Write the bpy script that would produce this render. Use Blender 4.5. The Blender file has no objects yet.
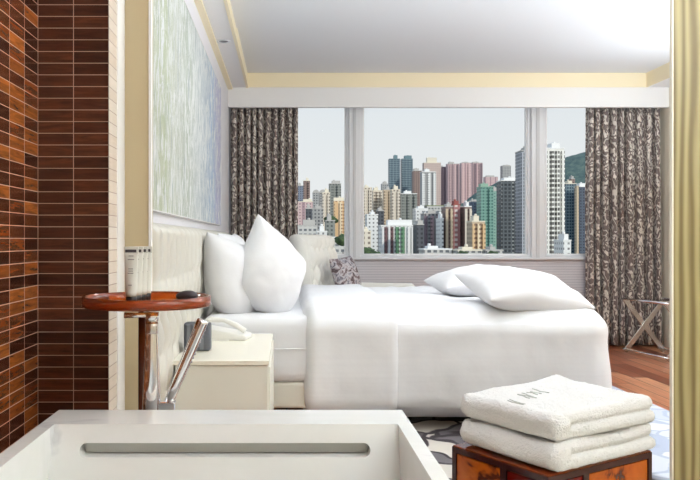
import bpy, bmesh, math, random
from mathutils import Vector, Matrix, Euler, noise
random.seed(7)
PI = math.pi
C = bpy.context.scene.collection
F = 750.0; CX = 286.0; HY = 240.0; EYE = 1.05
def P(px, py, D):
    return Vector(((px-CX)*D/F, D, EYE+(HY-py)*D/F))
def lin(r, g, b):
    f = lambda c: (c/255/12.92) if c/255 <= .04045 else ((c/255+.055)/1.055)**2.4
    return (f(r), f(g), f(b), 1)

# ------------------------------------------------------------ materials
MATS = {}
def mat(name, col=(.8,.8,.8,1), rough=.5, metal=0, **kw):
    if name in MATS: return MATS[name]
    m = bpy.data.materials.new(name); m.use_nodes = True
    b = m.node_tree.nodes['Principled BSDF']
    b.inputs['Base Color'].default_value = col
    b.inputs['Roughness'].default_value = rough
    b.inputs['Metallic'].default_value = metal
    for k, v in kw.items(): b.inputs[k.replace('_', ' ')].default_value = v
    MATS[name] = m
    return m
class NT:
    def __init__(s, m): s.t = m.node_tree; s.b = s.t.nodes['Principled BSDF']
    def n(s, typ, **kw):
        x = s.t.nodes.new(typ)
        for k, v in kw.items(): setattr(x, k, v)
        return x
    def l(s, a, b): s.t.links.new(a, b)
    def math(s, op, a, b=None, c=None):
        x = s.n('ShaderNodeMath', operation=op)
        for i, v in enumerate((a, b, c)):
            if v is None: continue
            if isinstance(v, (int, float)): x.inputs[i].default_value = v
            else: s.l(v, x.inputs[i])
        return x.outputs[0]
    def mix(s, f, a, b):
        x = s.n('ShaderNodeMix', data_type='RGBA')
        for i, v in ((0, f), (6, a), (7, b)):
            if isinstance(v, (int, float, tuple)): x.inputs[i].default_value = v
            else: s.l(v, x.inputs[i])
        return x.outputs[2]
    def coord(s, which='Object', scale=(1,1,1), rot=(0,0,0)):
        c = s.n('ShaderNodeTexCoord'); m = s.n('ShaderNodeMapping')
        m.inputs['Scale'].default_value = scale; m.inputs['Rotation'].default_value = rot
        s.l(c.outputs[which], m.inputs[0]); return m.outputs[0]
    def noise(s, vec, scale=5, detail=3, rough=.5, dist=0):
        x = s.n('ShaderNodeTexNoise'); x.inputs['Scale'].default_value = scale
        x.inputs['Detail'].default_value = detail; x.inputs['Roughness'].default_value = rough
        x.inputs['Distortion'].default_value = dist
        s.l(vec, x.inputs['Vector']); return x
    def ramp(s, f, stops):
        x = s.n('ShaderNodeValToRGB'); e = x.color_ramp.elements
        while len(e) < len(stops): e.new(.5)
        for i, (p, c) in enumerate(stops): e[i].position = p; e[i].color = c
        s.l(f, x.inputs[0]); return x.outputs[0]
    def bump(s, h, strength=.2, dist=.01):
        x = s.n('ShaderNodeBump'); x.inputs['Strength'].default_value = strength
        x.inputs['Distance'].default_value = dist
        s.l(h, x.inputs['Height']); s.l(x.outputs[0], s.b.inputs['Normal'])
    def base(s, c): s.l(c, s.b.inputs['Base Color'])

WHITE = mat('white_paint', lin(238,236,235), .6)
CEIL = mat('ceiling_paint', lin(226,227,230), .7)
LAV = mat('lavender_white_paint', lin(230,228,234), .6)
CREAM = mat('cream_trim_paint', lin(247,233,200), .5)
CREAMW = mat('cream_wall_paint', lin(238,228,208), .6)
FRAMEW = mat('window_frame_white', lin(225,225,228), .35)
CHROME = mat('chrome', (.86,.86,.88,1), .08, 1)
DCHROME = mat('brushed_chrome', (.6,.58,.57,1), .22, 1)
BLACK = mat('black_plastic', lin(32,28,30), .35)
DGREY = mat('grey_mesh_plastic', lin(88,90,98), .5)
LACQ = mat('cream_lacquer', lin(236,234,222), .3)
TUBM = mat('tub_white', lin(243,242,238), .18)
LEATH = mat('white_leather', lin(204,200,190), .35)
LINEN = mat('cream_linen', lin(240,237,230), .85)

def cloth(name, col, s=60, st=.15, sheen=.3):
    m = mat(name, col, .85); t = NT(m); v = t.coord('Object')
    n = t.noise(v, s, 4, .6); t.bump(n.outputs[0], st, .004)
    m.node_tree.nodes['Principled BSDF'].inputs['Sheen Weight'].default_value = sheen
    return m
SHEET = cloth('white_bed_linen', lin(232,232,235), 25, .25)
PILM = cloth('pillow_cotton', lin(224,223,225), 18, .35)
# duvet: very faint woven horizontal stripes
DUV = mat('striped_sateen', lin(243,242,244), .6); t = NT(DUV)
v = t.coord('Object', (.6,1,46)); n = t.noise(v, 1.0, 2, .5)
t.base(t.mix(t.math('MULTIPLY', n.outputs[0], .45), lin(238,238,240), lin(216,216,220)))
n2 = t.noise(t.coord('Object'), 9, 3); t.bump(n2.outputs[0], .3, .01)
# towel
TOW = mat('terry_cotton', lin(250,249,248), .95); t = NT(TOW)
n = t.noise(t.coord('Object'), 260, 2, .7); t.bump(n.outputs[0], 1.0, .006)
t.b.inputs['Sheen Weight'].default_value = .5
STITCH = mat('grey_embroidery', lin(192,194,188), .8)

def tile_mat(name, axis, cw, u0, ramp_stops, rh=.0374, z0=.0077, rough=.16, grout=(196,160,138), grain=.75):
    m = mat(name, (1,1,1,1), rough); t = NT(m)
    c = t.n('ShaderNodeTexCoord'); s = t.n('ShaderNodeSeparateXYZ'); t.l(c.outputs['Object'], s.inputs[0])
    u = t.math('DIVIDE', t.math('SUBTRACT', s.outputs[axis], u0), cw)
    w = t.math('DIVIDE', t.math('SUBTRACT', s.outputs[2], z0), rh)
    fu = t.math('FRACT', u); fw = t.math('FRACT', w)
    eu = t.math('MINIMUM', fu, t.math('SUBTRACT', 1.0, fu)); ew = t.math('MINIMUM', fw, t.math('SUBTRACT', 1.0, fw))
    gu = t.math('LESS_THAN', t.math('MULTIPLY', eu, cw), .0011); gw = t.math('LESS_THAN', t.math('MULTIPLY', ew, rh), .0011)
    g = t.math('MAXIMUM', gu, gw)
    cb = t.n('ShaderNodeCombineXYZ'); t.l(t.math('FLOOR', u), cb.inputs[0]); t.l(t.math('FLOOR', w), cb.inputs[1])
    wn = t.n('ShaderNodeTexWhiteNoise', noise_dimensions='3D'); t.l(cb.outputs[0], wn.inputs['Vector'])
    col = t.ramp(wn.outputs[0], ramp_stops)
    sc = [1,1,1]; sc[axis] = 1; sc[2] = 9
    va = t.n('ShaderNodeVectorMath', operation='ADD'); t.l(t.coord('Object', tuple(sc)), va.inputs[0])
    vm = t.n('ShaderNodeVectorMath', operation='SCALE'); t.l(wn.outputs[1], vm.inputs[0]); vm.inputs['Scale'].default_value = 9
    t.l(vm.outputs[0], va.inputs[1])
    gr = t.noise(va.outputs[0], 9, 5, .65, .6)
    col = t.mix(t.ramp(gr.outputs[0], [(.35,(0,0,0,1)),(.7,(grain,grain,grain,1))]), col, lin(40,18,10))
    t.base(t.mix(g, col, lin(*grout)))
    h = t.math('SUBTRACT', 1.0, g); t.bump(h, .5, .002)
    t.l(t.math('MULTIPLY_ADD', g, .5, rough), t.b.inputs['Roughness'])
    return m
TILE_SIDE = tile_mat('amber_brown_tile', 1, .123, 2.4, [(0,lin(62,26,12)),(.3,lin(98,46,22)),(.6,lin(140,72,32)),(.85,lin(184,104,44)),(1,lin(84,36,20))])
TILE_FRONT = tile_mat('walnut_brown_tile', 0, .114, -.566, [(0,lin(72,36,22)),(.5,lin(90,46,30)),(1,lin(110,60,38))], rough=.25)
TILE_END = tile_mat('end_tile_painted_reflection', 1, .124, 2.393, [(0,lin(232,216,204)),(1,lin(246,236,228))], rough=.05, grout=(90,50,36), grain=.08)  # pale base colour stands in for window light reflected by the brown tiles
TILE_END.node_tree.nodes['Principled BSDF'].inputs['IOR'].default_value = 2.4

# painting
PAINT = mat('abstract_canvas', (1,1,1,1), .55); t = NT(PAINT)
v = t.coord('Object', (1,5,1.5)); n = t.noise(v, 1.6, 8, .7, .6)
s = t.n('ShaderNodeSeparateXYZ'); t.l(t.coord('Object'), s.inputs[0])
yy = t.math('ADD', t.math('DIVIDE', s.outputs[1], 3.1), t.math('MULTIPLY', t.math('SUBTRACT', n.outputs[0], .5), .25))
c1 = t.ramp(yy, [(0,lin(206,208,186)),(.14,lin(186,196,156)),(.24,lin(204,208,194)),(.40,lin(176,186,168)),(.52,lin(200,206,204)),(.70,lin(172,186,200)),(.84,lin(146,178,216)),(.95,lin(176,172,214)),(1,lin(176,172,214))])
n2 = t.noise(t.coord('Object', (1,8,2.6)), 2.2, 8, .75, 1.2)
c2 = t.mix(t.ramp(n2.outputs[0], [(.48,(0,0,0,1)),(.54,(1,1,1,1))]), c1, lin(236,238,236))
n3 = t.noise(t.coord('Object', (1,22,1.2)), 1.7, 6, .7, .5)
c3 = t.mix(t.ramp(n3.outputs[0], [(.58,(0,0,0,1)),(.63,(1,1,1,1))]), c2, lin(140,156,158))
t.base(t.mix(.18, c3, lin(214,218,220))); t.bump(n2.outputs[0], .9, .03)

# wood floor, planks along Y
WOOD = mat('reddish_wood_floor', (1,1,1,1), .3); t = NT(WOOD)
s = t.n('ShaderNodeSeparateXYZ'); t.l(t.coord('Object'), s.inputs[0])
u = t.math('DIVIDE', s.outputs[0], .12); fu = t.math('FRACT', u); iu = t.math('FLOOR', u)
w1 = t.n('ShaderNodeTexWhiteNoise', noise_dimensions='1D'); t.l(iu, w1.inputs['W'])
w = t.math('ADD', t.math('DIVIDE', s.outputs[1], 1.1), t.math('MULTIPLY', w1.outputs[0], 5)); fw = t.math('FRACT', w)
cb = t.n('ShaderNodeCombineXYZ'); t.l(iu, cb.inputs[0]); t.l(t.math('FLOOR', w), cb.inputs[1])
wn = t.n('ShaderNodeTexWhiteNoise'); t.l(cb.outputs[0], wn.inputs['Vector'])
col = t.ramp(wn.outputs[0], [(0,lin(136,70,46)),(.5,lin(190,114,78)),(1,lin(224,162,122))])
gr = t.noise(t.coord('Object', (18,1.2,1)), 3, 6, .6, .4)
col = t.mix(t.ramp(gr.outputs[0], [(.4,(0,0,0,1)),(.75,(.45,.45,.45,1))]), col, lin(88,42,28))
seam = t.math('MAXIMUM', t.math('LESS_THAN', fu, .05), t.math('LESS_THAN', fw, .006))
t.base(t.mix(seam, col, lin(50,24,16)))

# rug
RUGM = mat('swirl_rug', (1,1,1,1), .95); t = NT(RUGM)
v = t.coord('Object'); nn = t.noise(v, 2.2, 2, .5)
va = t.n('ShaderNodeVectorMath', operation='SCALE'); t.l(nn.outputs[1], va.inputs[0]); va.inputs['Scale'].default_value = .55
vb = t.n('ShaderNodeVectorMath', operation='ADD'); t.l(v, vb.inputs[0]); t.l(va.outputs[0], vb.inputs[1])
vo = t.n('ShaderNodeTexVoronoi', feature='DISTANCE_TO_EDGE'); vo.inputs['Scale'].default_value = 3.4; t.l(vb.outputs[0], vo.inputs['Vector'])
vc = t.n('ShaderNodeTexVoronoi', feature='F1'); vc.inputs['Scale'].default_value = 3.4; t.l(vb.outputs[0], vc.inputs['Vector'])
sp = t.n('ShaderNodeSeparateColor'); t.l(vc.outputs['Color'], sp.inputs[0])
s = t.n('ShaderNodeSeparateXYZ'); t.l(v, s.inputs[0])
side = t.ramp(t.math('ADD', t.math('SUBTRACT', s.outputs[0], 1.15), t.math('MULTIPLY', t.math('SUBTRACT', nn.outputs[0], .5), .6)), [(.46,(0,0,0,1)),(.6,(1,1,1,1))])
cl = t.ramp(sp.outputs[0], [(0,lin(88,82,84)),(.40,lin(112,106,110)),(.46,lin(206,198,188)),(.72,lin(196,190,182)),(.78,lin(120,114,118)),(1,lin(96,92,96))])
cr = t.ramp(sp.outputs[0], [(0,lin(198,206,222)),(.5,lin(226,228,236)),(1,lin(170,182,206))])
cell = t.mix(side, cl, cr)
edge = t.ramp(vo.outputs[0], [(.03,(1,1,1,1)),(.06,(0,0,0,1))])
lc = t.mix(side, lin(56,48,52), lin(178,188,208))
t.base(t.mix(edge, cell, lc))
n = t.noise(v, 300, 2); t.bump(n.outputs[0], .5, .004)

# curtain cloth with pale leaf scrolls (UV in metres)
def curtain_mat():
    m = mat('scroll_pattern_curtain', (1,1,1,1), .45); t = NT(m)
    v = t.coord('UV', (1,.62,1)); nn = t.noise(v, 7, 2, .5)
    va = t.n('ShaderNodeVectorMath', operation='SCALE'); t.l(nn.outputs[1], va.inputs[0]); va.inputs['Scale'].default_value = .16
    vb = t.n('ShaderNodeVectorMath', operation='ADD'); t.l(v, vb.inputs[0]); t.l(va.outputs[0], vb.inputs[1])
    vo = t.n('ShaderNodeTexVoronoi', feature='DISTANCE_TO_EDGE'); vo.inputs['Scale'].default_value = 31; t.l(vb.outputs[0], vo.inputs['Vector'])
    wv = t.n('ShaderNodeTexWave', wave_type='RINGS', rings_direction='SPHERICAL'); wv.inputs['Scale'].default_value = 6
    wv.inputs['Distortion'].default_value = 9; wv.inputs['Detail'].default_value = 1; wv.inputs['Detail Scale'].default_value = 2.2
    t.l(v, wv.inputs['Vector'])
    a = t.ramp(vo.outputs[0], [(.17,(0,0,0,1)),(.24,(1,1,1,1))]); b = t.ramp(wv.outputs[0], [(.86,(0,0,0,1)),(.93,(1,1,1,1))])
    k = t.math('MAXIMUM', a, t.math('MULTIPLY', b, .8))
    t.base(t.mix(k, lin(110,95,91), lin(216,207,196)))
    t.l(t.math('MULTIPLY_ADD', k, -.15, .55), t.b.inputs['Roughness'])
    t.b.inputs['Sheen Weight'].default_value = .3
    return m
CURT = curtain_mat()
# cushion print
CUSH = mat('printed_cushion', (1,1,1,1), .8); t = NT(CUSH)
v = t.coord('Object'); n = t.noise(v, 16, 4, .6, .8)
t.base(t.ramp(n.outputs[0], [(.34,lin(66,52,56)),(.44,lin(126,106,108)),(.52,lin(206,200,202)),(.6,lin(140,136,146)),(.7,lin(90,72,78))]))
# veneer
VEN = mat('olive_figured_veneer', (1,1,1,1), .4); t = NT(VEN)
v = t.coord('Object', (1,1,.09)); n1 = t.noise(v, 5, 2, .5)
wv = t.n('ShaderNodeTexWave', wave_type='BANDS', bands_direction='X'); wv.inputs['Scale'].default_value = 9
wv.inputs['Distortion'].default_value = 7; wv.inputs['Detail'].default_value = 2; wv.inputs['Detail Scale'].default_value = 1.2
t.l(v, wv.inputs['Vector'])
t.base(t.mix(t.math('MULTIPLY', wv.outputs[0], .8), lin(112,96,58), lin(176,162,116)))
# striped wall under the window
WPAPER = mat('ribbed_wallpaper', (1,1,1,1), .6); t = NT(WPAPER)
s = t.n('ShaderNodeSeparateXYZ'); t.l(t.coord('Object'), s.inputs[0])
f = t.math('FRACT', t.math('DIVIDE', s.outputs[2], .026)); g = t.math('LESS_THAN', f, .22)
t.base(t.mix(g, lin(208,205,210), lin(180,177,186))); t.bump(t.math('SUBTRACT', 1.0, g), .4, .003)
# bath floor
BFLOOR = mat('bath_stone', (1,1,1,1), .3); t = NT(BFLOOR)
n = t.noise(t.coord('Object'), 4, 5); t.base(t.ramp(n.outputs[0], [(.3,lin(190,180,165)),(.7,lin(214,206,192))]))
# tub stone
t = NT(TUBM); n = t.noise(t.coord('Object', (1.5,5,3), (0,0,.5)), 1.6, 4, .5, .8)
t.base(t.ramp(n.outputs[0], [(.38,lin(226,226,221)),(.62,lin(232,231,228)),(.68,lin(212,211,210)),(.72,lin(230,229,226))]))
# amber translucent
def amber(name, c, ior=1.45, rough=.06, tr=.75):
    m = mat(name, c, rough); b = m.node_tree.nodes['Principled BSDF']
    b.inputs['Transmission Weight'].default_value = tr; b.inputs['IOR'].default_value = ior
    return m
AMBER = amber('amber_acrylic', lin(255,150,44), tr=.8)
AMBERD = amber('dark_amber_acrylic', lin(214,96,34), tr=.75)
RED = amber('red_amber_acrylic', lin(112,20,12), tr=.3)
# orange panel with darker mottling
ORG = mat('mottled_orange_acrylic', (1,1,1,1), .12); t = NT(ORG)
n = t.noise(t.coord('Object'), 11, 3, .55, .5)
t.base(t.ramp(n.outputs[0], [(.36,lin(80,30,12)),(.42,lin(176,80,14)),(.6,lin(206,106,22)),(.66,lin(116,46,14))]))
t.b.inputs['Transmission Weight'].default_value = .15
BROWNF = mat('dark_brown_frame', lin(52,20,20), .12)
# window glass
GLASS = bpy.data.materials.new('window_glass'); GLASS.use_nodes = True
g = GLASS.node_tree; g.nodes.clear()
o_ = g.nodes.new('ShaderNodeOutputMaterial'); tr = g.nodes.new('ShaderNodeBsdfTransparent'); gl = g.nodes.new('ShaderNodeBsdfGlossy')
gl.inputs['Roughness'].default_value = .01; mx = g.nodes.new('ShaderNodeMixShader'); fr = g.nodes.new('ShaderNodeFresnel'); fr.inputs[0].default_value = 1.02
tr.inputs[0].default_value = (.97,.98,.98,1)
g.links.new(fr.outputs[0], mx.inputs[0]); g.links.new(tr.outputs[0], mx.inputs[1]); g.links.new(gl.outputs[0], mx.inputs[2]); g.links.new(mx.outputs[0], o_.inputs[0])
FILL_LAMP = mat('fill_lamp_diffuser', (1,1,1,1), .5, Emission_Color=(1,.98,.96,1), Emission_Strength=3.0)  # emissive face of the added fill lamps

# ------------------------------------------------------------ geometry helpers
def link(name, bm, m, parent=None, smooth=False, loc=None, rot=None, norm=True):
    me = bpy.data.meshes.new(name)
    if norm: bmesh.ops.recalc_face_normals(bm, faces=bm.faces)
    bm.to_mesh(me); bm.free()
    if smooth:
        for p in me.polygons: p.use_smooth = True
    if m is not None: me.materials.append(m)
    o = bpy.data.objects.new(name, me); C.objects.link(o)
    if parent is not None: o.parent = parent
    if loc is not None: o.location = loc
    if rot is not None: o.rotation_euler = rot
    return o
def tag(o, label=None, cat=None, group=None, kind=None):
    if label: o['label'] = label
    if cat: o['category'] = cat
    if group: o['group'] = group
    if kind: o['kind'] = kind
    return o
def thing(name, label, cat, loc=(0,0,0), rz=0, group=None):
    o = bpy.data.objects.new(name, None); C.objects.link(o)
    o.location = loc; o.rotation_euler = (0,0,rz); o.empty_display_size = .1
    return tag(o, label, cat, group)
def add_box(bm, lo, hi, M=None):
    r = bmesh.ops.create_cube(bm, size=1)
    lo = Vector(lo); hi = Vector(hi)
    for v in r['verts']:
        v.co = Vector([lo[i]+(v.co[i]+.5)*(hi[i]-lo[i]) for i in range(3)])
        if M: v.co = M @ v.co
    return r['verts']
def box(lo, hi, bev=0, seg=2, M=None):
    bm = bmesh.new(); add_box(bm, lo, hi, M)
    if bev: bmesh.ops.bevel(bm, geom=bm.edges[:], offset=bev, segments=seg, profile=.5, affect='EDGES')
    return bm
def struct(name, lo, hi, m, parent=None, bev=0):
    o = link(name, box(lo, hi, bev), m, parent)
    if parent is None: o['kind'] = 'structure'
    return o
def add_tube(bm, pts, rad, n=12, cap=True):
    pts = [Vector(p) for p in pts]
    if isinstance(rad, (int, float)): rad = [rad]*len(pts)
    rings = []; up = None
    for i, p in enumerate(pts):
        d = (pts[min(i+1, len(pts)-1)]-pts[max(i-1, 0)]).normalized()
        if up is None: up = d.orthogonal().normalized()
        up = (up - d*up.dot(d)).normalized(); s = d.cross(up)
        rings.append([bm.verts.new(p+(up*math.cos(2*PI*k/n)+s*math.sin(2*PI*k/n))*rad[i]) for k in range(n)])
    for a, b in zip(rings, rings[1:]):
        for k in range(n): bm.faces.new((a[k], a[(k+1) % n], b[(k+1) % n], b[k]))
    if cap: bm.faces.new(rings[0][::-1]); bm.faces.new(rings[-1])
def tube(pts, rad, n=12):
    bm = bmesh.new(); add_tube(bm, pts, rad, n); return bm
def lathe(prof, n=32, c=(0,0,0)):
    bm = bmesh.new(); rings = []
    for r, z in prof:
        if r < 1e-5: rings.append([bm.verts.new((c[0], c[1], c[2]+z))])
        else: rings.append([bm.verts.new((c[0]+r*math.cos(2*PI*k/n), c[1]+r*math.sin(2*PI*k/n), c[2]+z)) for k in range(n)])
    for a, b in zip(rings, rings[1:]):
        for k in range(n):
            k2 = (k+1) % n
            if len(a) == 1 and len(b) == 1: continue
            if len(a) == 1: bm.faces.new((a[0], b[k], b[k2]))
            elif len(b) == 1: bm.faces.new((a[k], a[k2], b[0]))
            else: bm.faces.new((a[k], a[k2], b[k2], b[k]))
    return bm
def soft_box(lo, hi, r, n=24, fn=None):
    """dense rounded box; fn(co, normal)->co displaces"""
    lo = Vector(lo); hi = Vector(hi); c = (lo+hi)/2; h = (hi-lo)/2
    R = r if isinstance(r, (tuple, list)) else (r, r, r)
    bm = bmesh.new(); bmesh.ops.create_cube(bm, size=2)
    mx = max(h)
    ns = [max(4, int(n*h[i]/mx)) for i in range(3)]
    bm.free(); bm = bmesh.new()
    grid = {}
    def vert(i, j, k):
        key = (i, j, k)
        if key not in grid:
            q = []
            for a, (x, N) in enumerate(zip(key, ns)):
                u = -1+2*x/N
                q.append(math.copysign(abs(u)**.8, u)*h[a])
            q = Vector(q)
            inner = Vector([max(-(h[a]-R[a]), min(h[a]-R[a], q[a])) for a in range(3)])
            d = Vector([(q[a]-inner[a])/R[a] for a in range(3)])
            if d.length > 1e-6:
                dn = d.normalized(); mag = max(abs(d[a]) for a in range(3))
                co = inner+Vector([dn[a]*R[a]*mag for a in range(3)]); nn = dn
            else: co = q; nn = Vector((0,0,1))
            if fn: co = fn(co+c, nn)-c
            grid[key] = bm.verts.new(co+c)
        return grid[key]
    for ax in range(3):
        b, d = [a for a in range(3) if a != ax]
        for side in (0, ns[ax]):
            for i in range(ns[b]):
                for j in range(ns[d]):
                    ks = []
                    for (x, y) in ((i, j), (i+1, j), (i+1, j+1), (i, j+1)):
                        k = [0,0,0]; k[ax] = side; k[b] = x; k[d] = y; ks.append(vert(*k))
                    try: bm.faces.new(ks)
                    except ValueError: pass
    return bm
def nz(v, s=1.0): return noise.noise(Vector(v)*s)
def pillow_bm(w, h, t, n=30, pinch=.07, pw=.5, seed=0.0, sag=0, rb=0):
    bm = bmesh.new(); top = {}; bot = {}
    for i in range(n+1):
        for j in range(n+1):
            u = -math.cos(PI*i/n)*.6+(-1+2*i/n)*.4; v = -math.cos(PI*j/n)*.6+(-1+2*j/n)*.4
            x = w/2*u*(1-pinch*(1-v*v)); y = h/2*v*(1-pinch*(1-u*u))
            if rb:
                b_ = rb*min(1, max(0, .35-v)/.9); x *= 1-b_+b_*math.sqrt(max(0, 1-v*v/2)); y *= 1-b_+b_*math.sqrt(max(0, 1-u*u/2))
            k = ((1-u*u)*(1-v*v)); k = max(k, 0)**pw
            z = t/2*k
            wr = .012*nz((x+seed, y, 0), 7)*min(1, k*2)+.006*nz((x*1.0+seed, y*1.0, 5), 17)*min(1, k*2)
            edge = i in (0, n) or j in (0, n)
            top[i, j] = bm.verts.new((x, y, z+wr+sag*(1-u*u)))
            bot[i, j] = top[i, j] if edge else bm.verts.new((x, y, -z+wr*.5+sag*(1-u*u)))
    for i in range(n):
        for j in range(n):
            bm.faces.new((top[i, j], top[i+1, j], top[i+1, j+1], top[i, j+1]))
            q = (bot[i, j], bot[i, j+1], bot[i+1, j+1], bot[i+1, j])
            if len(set(q)) == 4:
                try: bm.faces.new(q)
                except ValueError: pass
    return bm
def cut(o, bmc):
    co = link('cutter', bmc, None); md = o.modifiers.new('b', 'BOOLEAN'); md.object = co; md.solver = 'EXACT'
    bpy.context.view_layer.update()
    me = bpy.data.meshes.new_from_object(o.evaluated_get(bpy.context.evaluated_depsgraph_get()))
    o.modifiers.clear(); o.data = me; bpy.data.objects.remove(co)
def copy_tree(o, parent=None):
    c = o.copy(); C.objects.link(c)
    if parent is not None: c.parent = parent
    for ch in [x for x in bpy.data.objects if x.parent == o]: copy_tree(ch, c)
    return c

# ------------------------------------------------------------ room shell
WY = 7.55            # window plane
RX = 3.72            # right wall
struct('floor', (-.9,2.56,-.1), (RX+.1,7.8,0), WOOD)
struct('floor_bathroom', (-.95,-1.1,-.1), (2.4,2.56,0), BFLOOR)
struct('wall_left', (-.85,2.7,0), (-.563,7.8,2.75), LAV)
struct('wall_right', (RX,2.5,0), (RX+.12,7.8,2.75), CREAMW)
struct('wall_bath_left', (-.95,-1,0), (-.794,2.4,2.5), TILE_SIDE)
struct('wall_bath_end', (-.95,2.4,0), (-.567,2.51,2.75), TILE_FRONT)
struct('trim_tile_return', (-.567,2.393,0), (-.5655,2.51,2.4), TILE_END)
struct('trim_jamb', (-.95,2.51,0), (-.563,2.62,2.75), WHITE)
struct('wall_stub', (-.95,2.62,0), (-.479,2.70,2.75), mat('tan_wall_panel', lin(190,172,138), .45))
struct('trim_stub_painted_light', (-.479,2.615,0), (-.470,2.64,2.75), WHITE)  # added white strip paints the window light on the stub's return face
struct('wall_bath_back', (-.95,-1.1,0), (2.4,-1,2.5), CREAMW)
struct('wall_bath_right', (2.2,-1,0), (2.3,2.43,2.5), CREAMW)
struct('wall_partition', (2.0,2.43,0), (RX,2.55,2.75), CREAMW)
struct('trim_header', (-.563,2.51,2.38), (2.0,2.62,2.75), WHITE)
struct('ceiling_bathroom', (-.95,-1.1,2.4), (2.3,2.51,2.5), WHITE)
struct('ceiling', (-.9,2.5,2.67), (RX+.1,7.8,2.8), CEIL)
struct('ceiling_step', (-.38,2.62,2.64), (3.5,5.62,2.67), CEIL)
struct('ceiling_soffit_left', (-.563,2.7,2.53), (-.38,7.28,2.67), WHITE)
struct('ceiling_soffit_right', (3.5,2.6,2.53), (RX,7.28,2.67), WHITE)
struct('ceiling_bulkhead', (-.563,7.28,2.34), (RX,7.33,2.67), WHITE, bev=.003)
struct('ceiling_soffit_back', (-.563,7.33,2.45), (RX,7.75,2.67), WHITE)
struct('trim_soffit_edge_left', (-.38,2.7,2.53), (-.372,7.272,2.67), CREAM)
struct('trim_soffit_edge_right', (3.492,2.6,2.53), (3.5,7.272,2.67), CREAM)
struct('trim_soffit_edge_back', (-.372,7.268,2.532), (3.492,7.28,2.67), CREAM)
struct('trim_lip_left', (-.385,2.7,2.522), (-.362,7.262,2.532), CREAM)
struct('trim_cornice_left', (-.563,2.7,2.512), (-.518,7.28,2.53), CREAM)
struct('wall_window_below', (-.7,7.5,0), (RX,7.75,.862), WPAPER)
struct('wall_window_above', (-.7,7.6,2.42), (RX,7.75,2.67), WHITE)
struct('wall_window_left', (-.7,7.5,.862), (-.5,7.75,2.45), WHITE)
struct('wall_window_right', (3.6,7.5,.862), (RX,7.75,2.45), WHITE)
struct('trim_sill', (-.5,7.46,.855), (3.6,7.56,.872), FRAMEW, bev=.003)
struct('baseboard_window', (-.563,7.488,0), (RX,7.5,.09), WHITE)
def window(name, x0, x1):
    b = .03; z0, z1 = .872, 2.45; y0, y1 = 7.53, 7.6
    bm = bmesh.new()
    for lo, hi in (((x0,y0,z0),(x1,y1,z0+.03)), ((x0,y0,z1-b),(x1,y1,z1)), ((x0,y0,z0+.03),(x0+b,y1,z1-b)), ((x1-b,y0,z0+.03),(x1,y1,z1-b))): add_box(bm, lo, hi)
    o = link(name, bm, FRAMEW); o['kind'] = 'structure'
    link('window_bead', (lambda bm: [add_box(bm, *q) for q in (((x0+b,7.545,z0+.03),(x0+b+.012,7.59,z1-b)), ((x1-b-.012,7.545,z0+.03),(x1-b,7.59,z1-b)), ((x0+b,7.545,z0+.03),(x1-b,7.59,z0+.04)))] and bm)(bmesh.new()), mat('bead_white', lin(244,244,244), .3), o)
    link('glass_pane', box((x0+b,7.565,z0+.03), (x1-b,7.571,z1-b)), GLASS, o)
window('window_1', -.5, .632)
window('window_2', .743, 2.455)
window('window_3', 2.585, 3.6)
for nm, a, b in (('trim_mullion_left', .632, .743), ('trim_mullion_right', 2.455, 2.585)):
    o = struct(nm, (a,7.50,.872), (b,7.66,2.45), FRAMEW, bev=.004)
    w = (b-a)
    link('mullion_groove', box((a+w*.35,7.492,.872), (a+w*.62,7.5,2.45), .002), mat('mullion_face', lin(206,206,208), .4), o)

# small screw caps / latch on the sill frame are too small to show
# ------------------------------------------------------------ curtains
def curtain(name, label, x0, x1, yc, z0, z1, folds, seed, flare=0.0):
    rnd = random.Random(seed); n = folds*14; bm = bmesh.new(); uvl = bm.loops.layers.uv.new('UVMap')
    amps = [rnd.uniform(.036,.06) for _ in range(folds+2)]; wid = [rnd.uniform(.7,1.3) for _ in range(folds)]
    tot = sum(wid); knots = [0]
    for w in wid: knots.append(knots[-1]+w/tot)
    zs = 26; rows = []
    prof = []
    for i in range(n+1):
        f = i/14; k = min(int(f), folds-1); fr = f-k
        s = knots[k]+(knots[k+1]-knots[k])*fr
        prof.append((s, fr, amps[k]))
    L = 0; us = [0]
    def pos(i, z):
        s, fr, a = prof[i]; zz = (z-z0)/(z1-z0)
        x = x0+(x1-x0)*s+.008*math.sin(fr*4*PI)+ (s)*flare*(1-zz)
        x += .006*nz((i*.21, z*1.1, seed))
        y = yc+a*math.copysign(abs(math.cos(fr*2*PI))**.7, math.cos(fr*2*PI))*(.95-.2*zz)+.01*nz((i*.15, z*1.6, seed+3))
        return Vector((x, y, z))
    for i in range(1, n+1): us.append(us[-1]+(pos(i, z0)-pos(i-1, z0)).length)
    for j in range(zs+1):
        z = z0+(z1-z0)*j/zs; rows.append([bm.verts.new(pos(i, z)) for i in range(n+1)])
    for j in range(zs):
        for i in range(n):
            fc = bm.faces.new((rows[j][i], rows[j][i+1], rows[j+1][i+1], rows[j+1][i]))
            for lp, (a, b) in zip(fc.loops, ((i, j), (i+1, j), (i+1, j+1), (i, j+1))): lp[uvl].uv = (us[a], z0+(z1-z0)*b/zs)
    o = link(name, bm, CURT, None, True)
    md = o.modifiers.new('s', 'SOLIDIFY'); md.thickness = .003
    return tag(o, label, 'curtain', 'patterned window curtains')
curtain('curtain', 'gathered taupe curtain with pale scrolls at the left end of the window', -.545, .12, 7.395, .02, 2.36, 10, 3)
curtain('curtain', 'full-length taupe curtain with pale scrolls beside the luggage rack', 2.965, 3.69, 7.39, .02, 2.36, 9, 11, .02)
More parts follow.
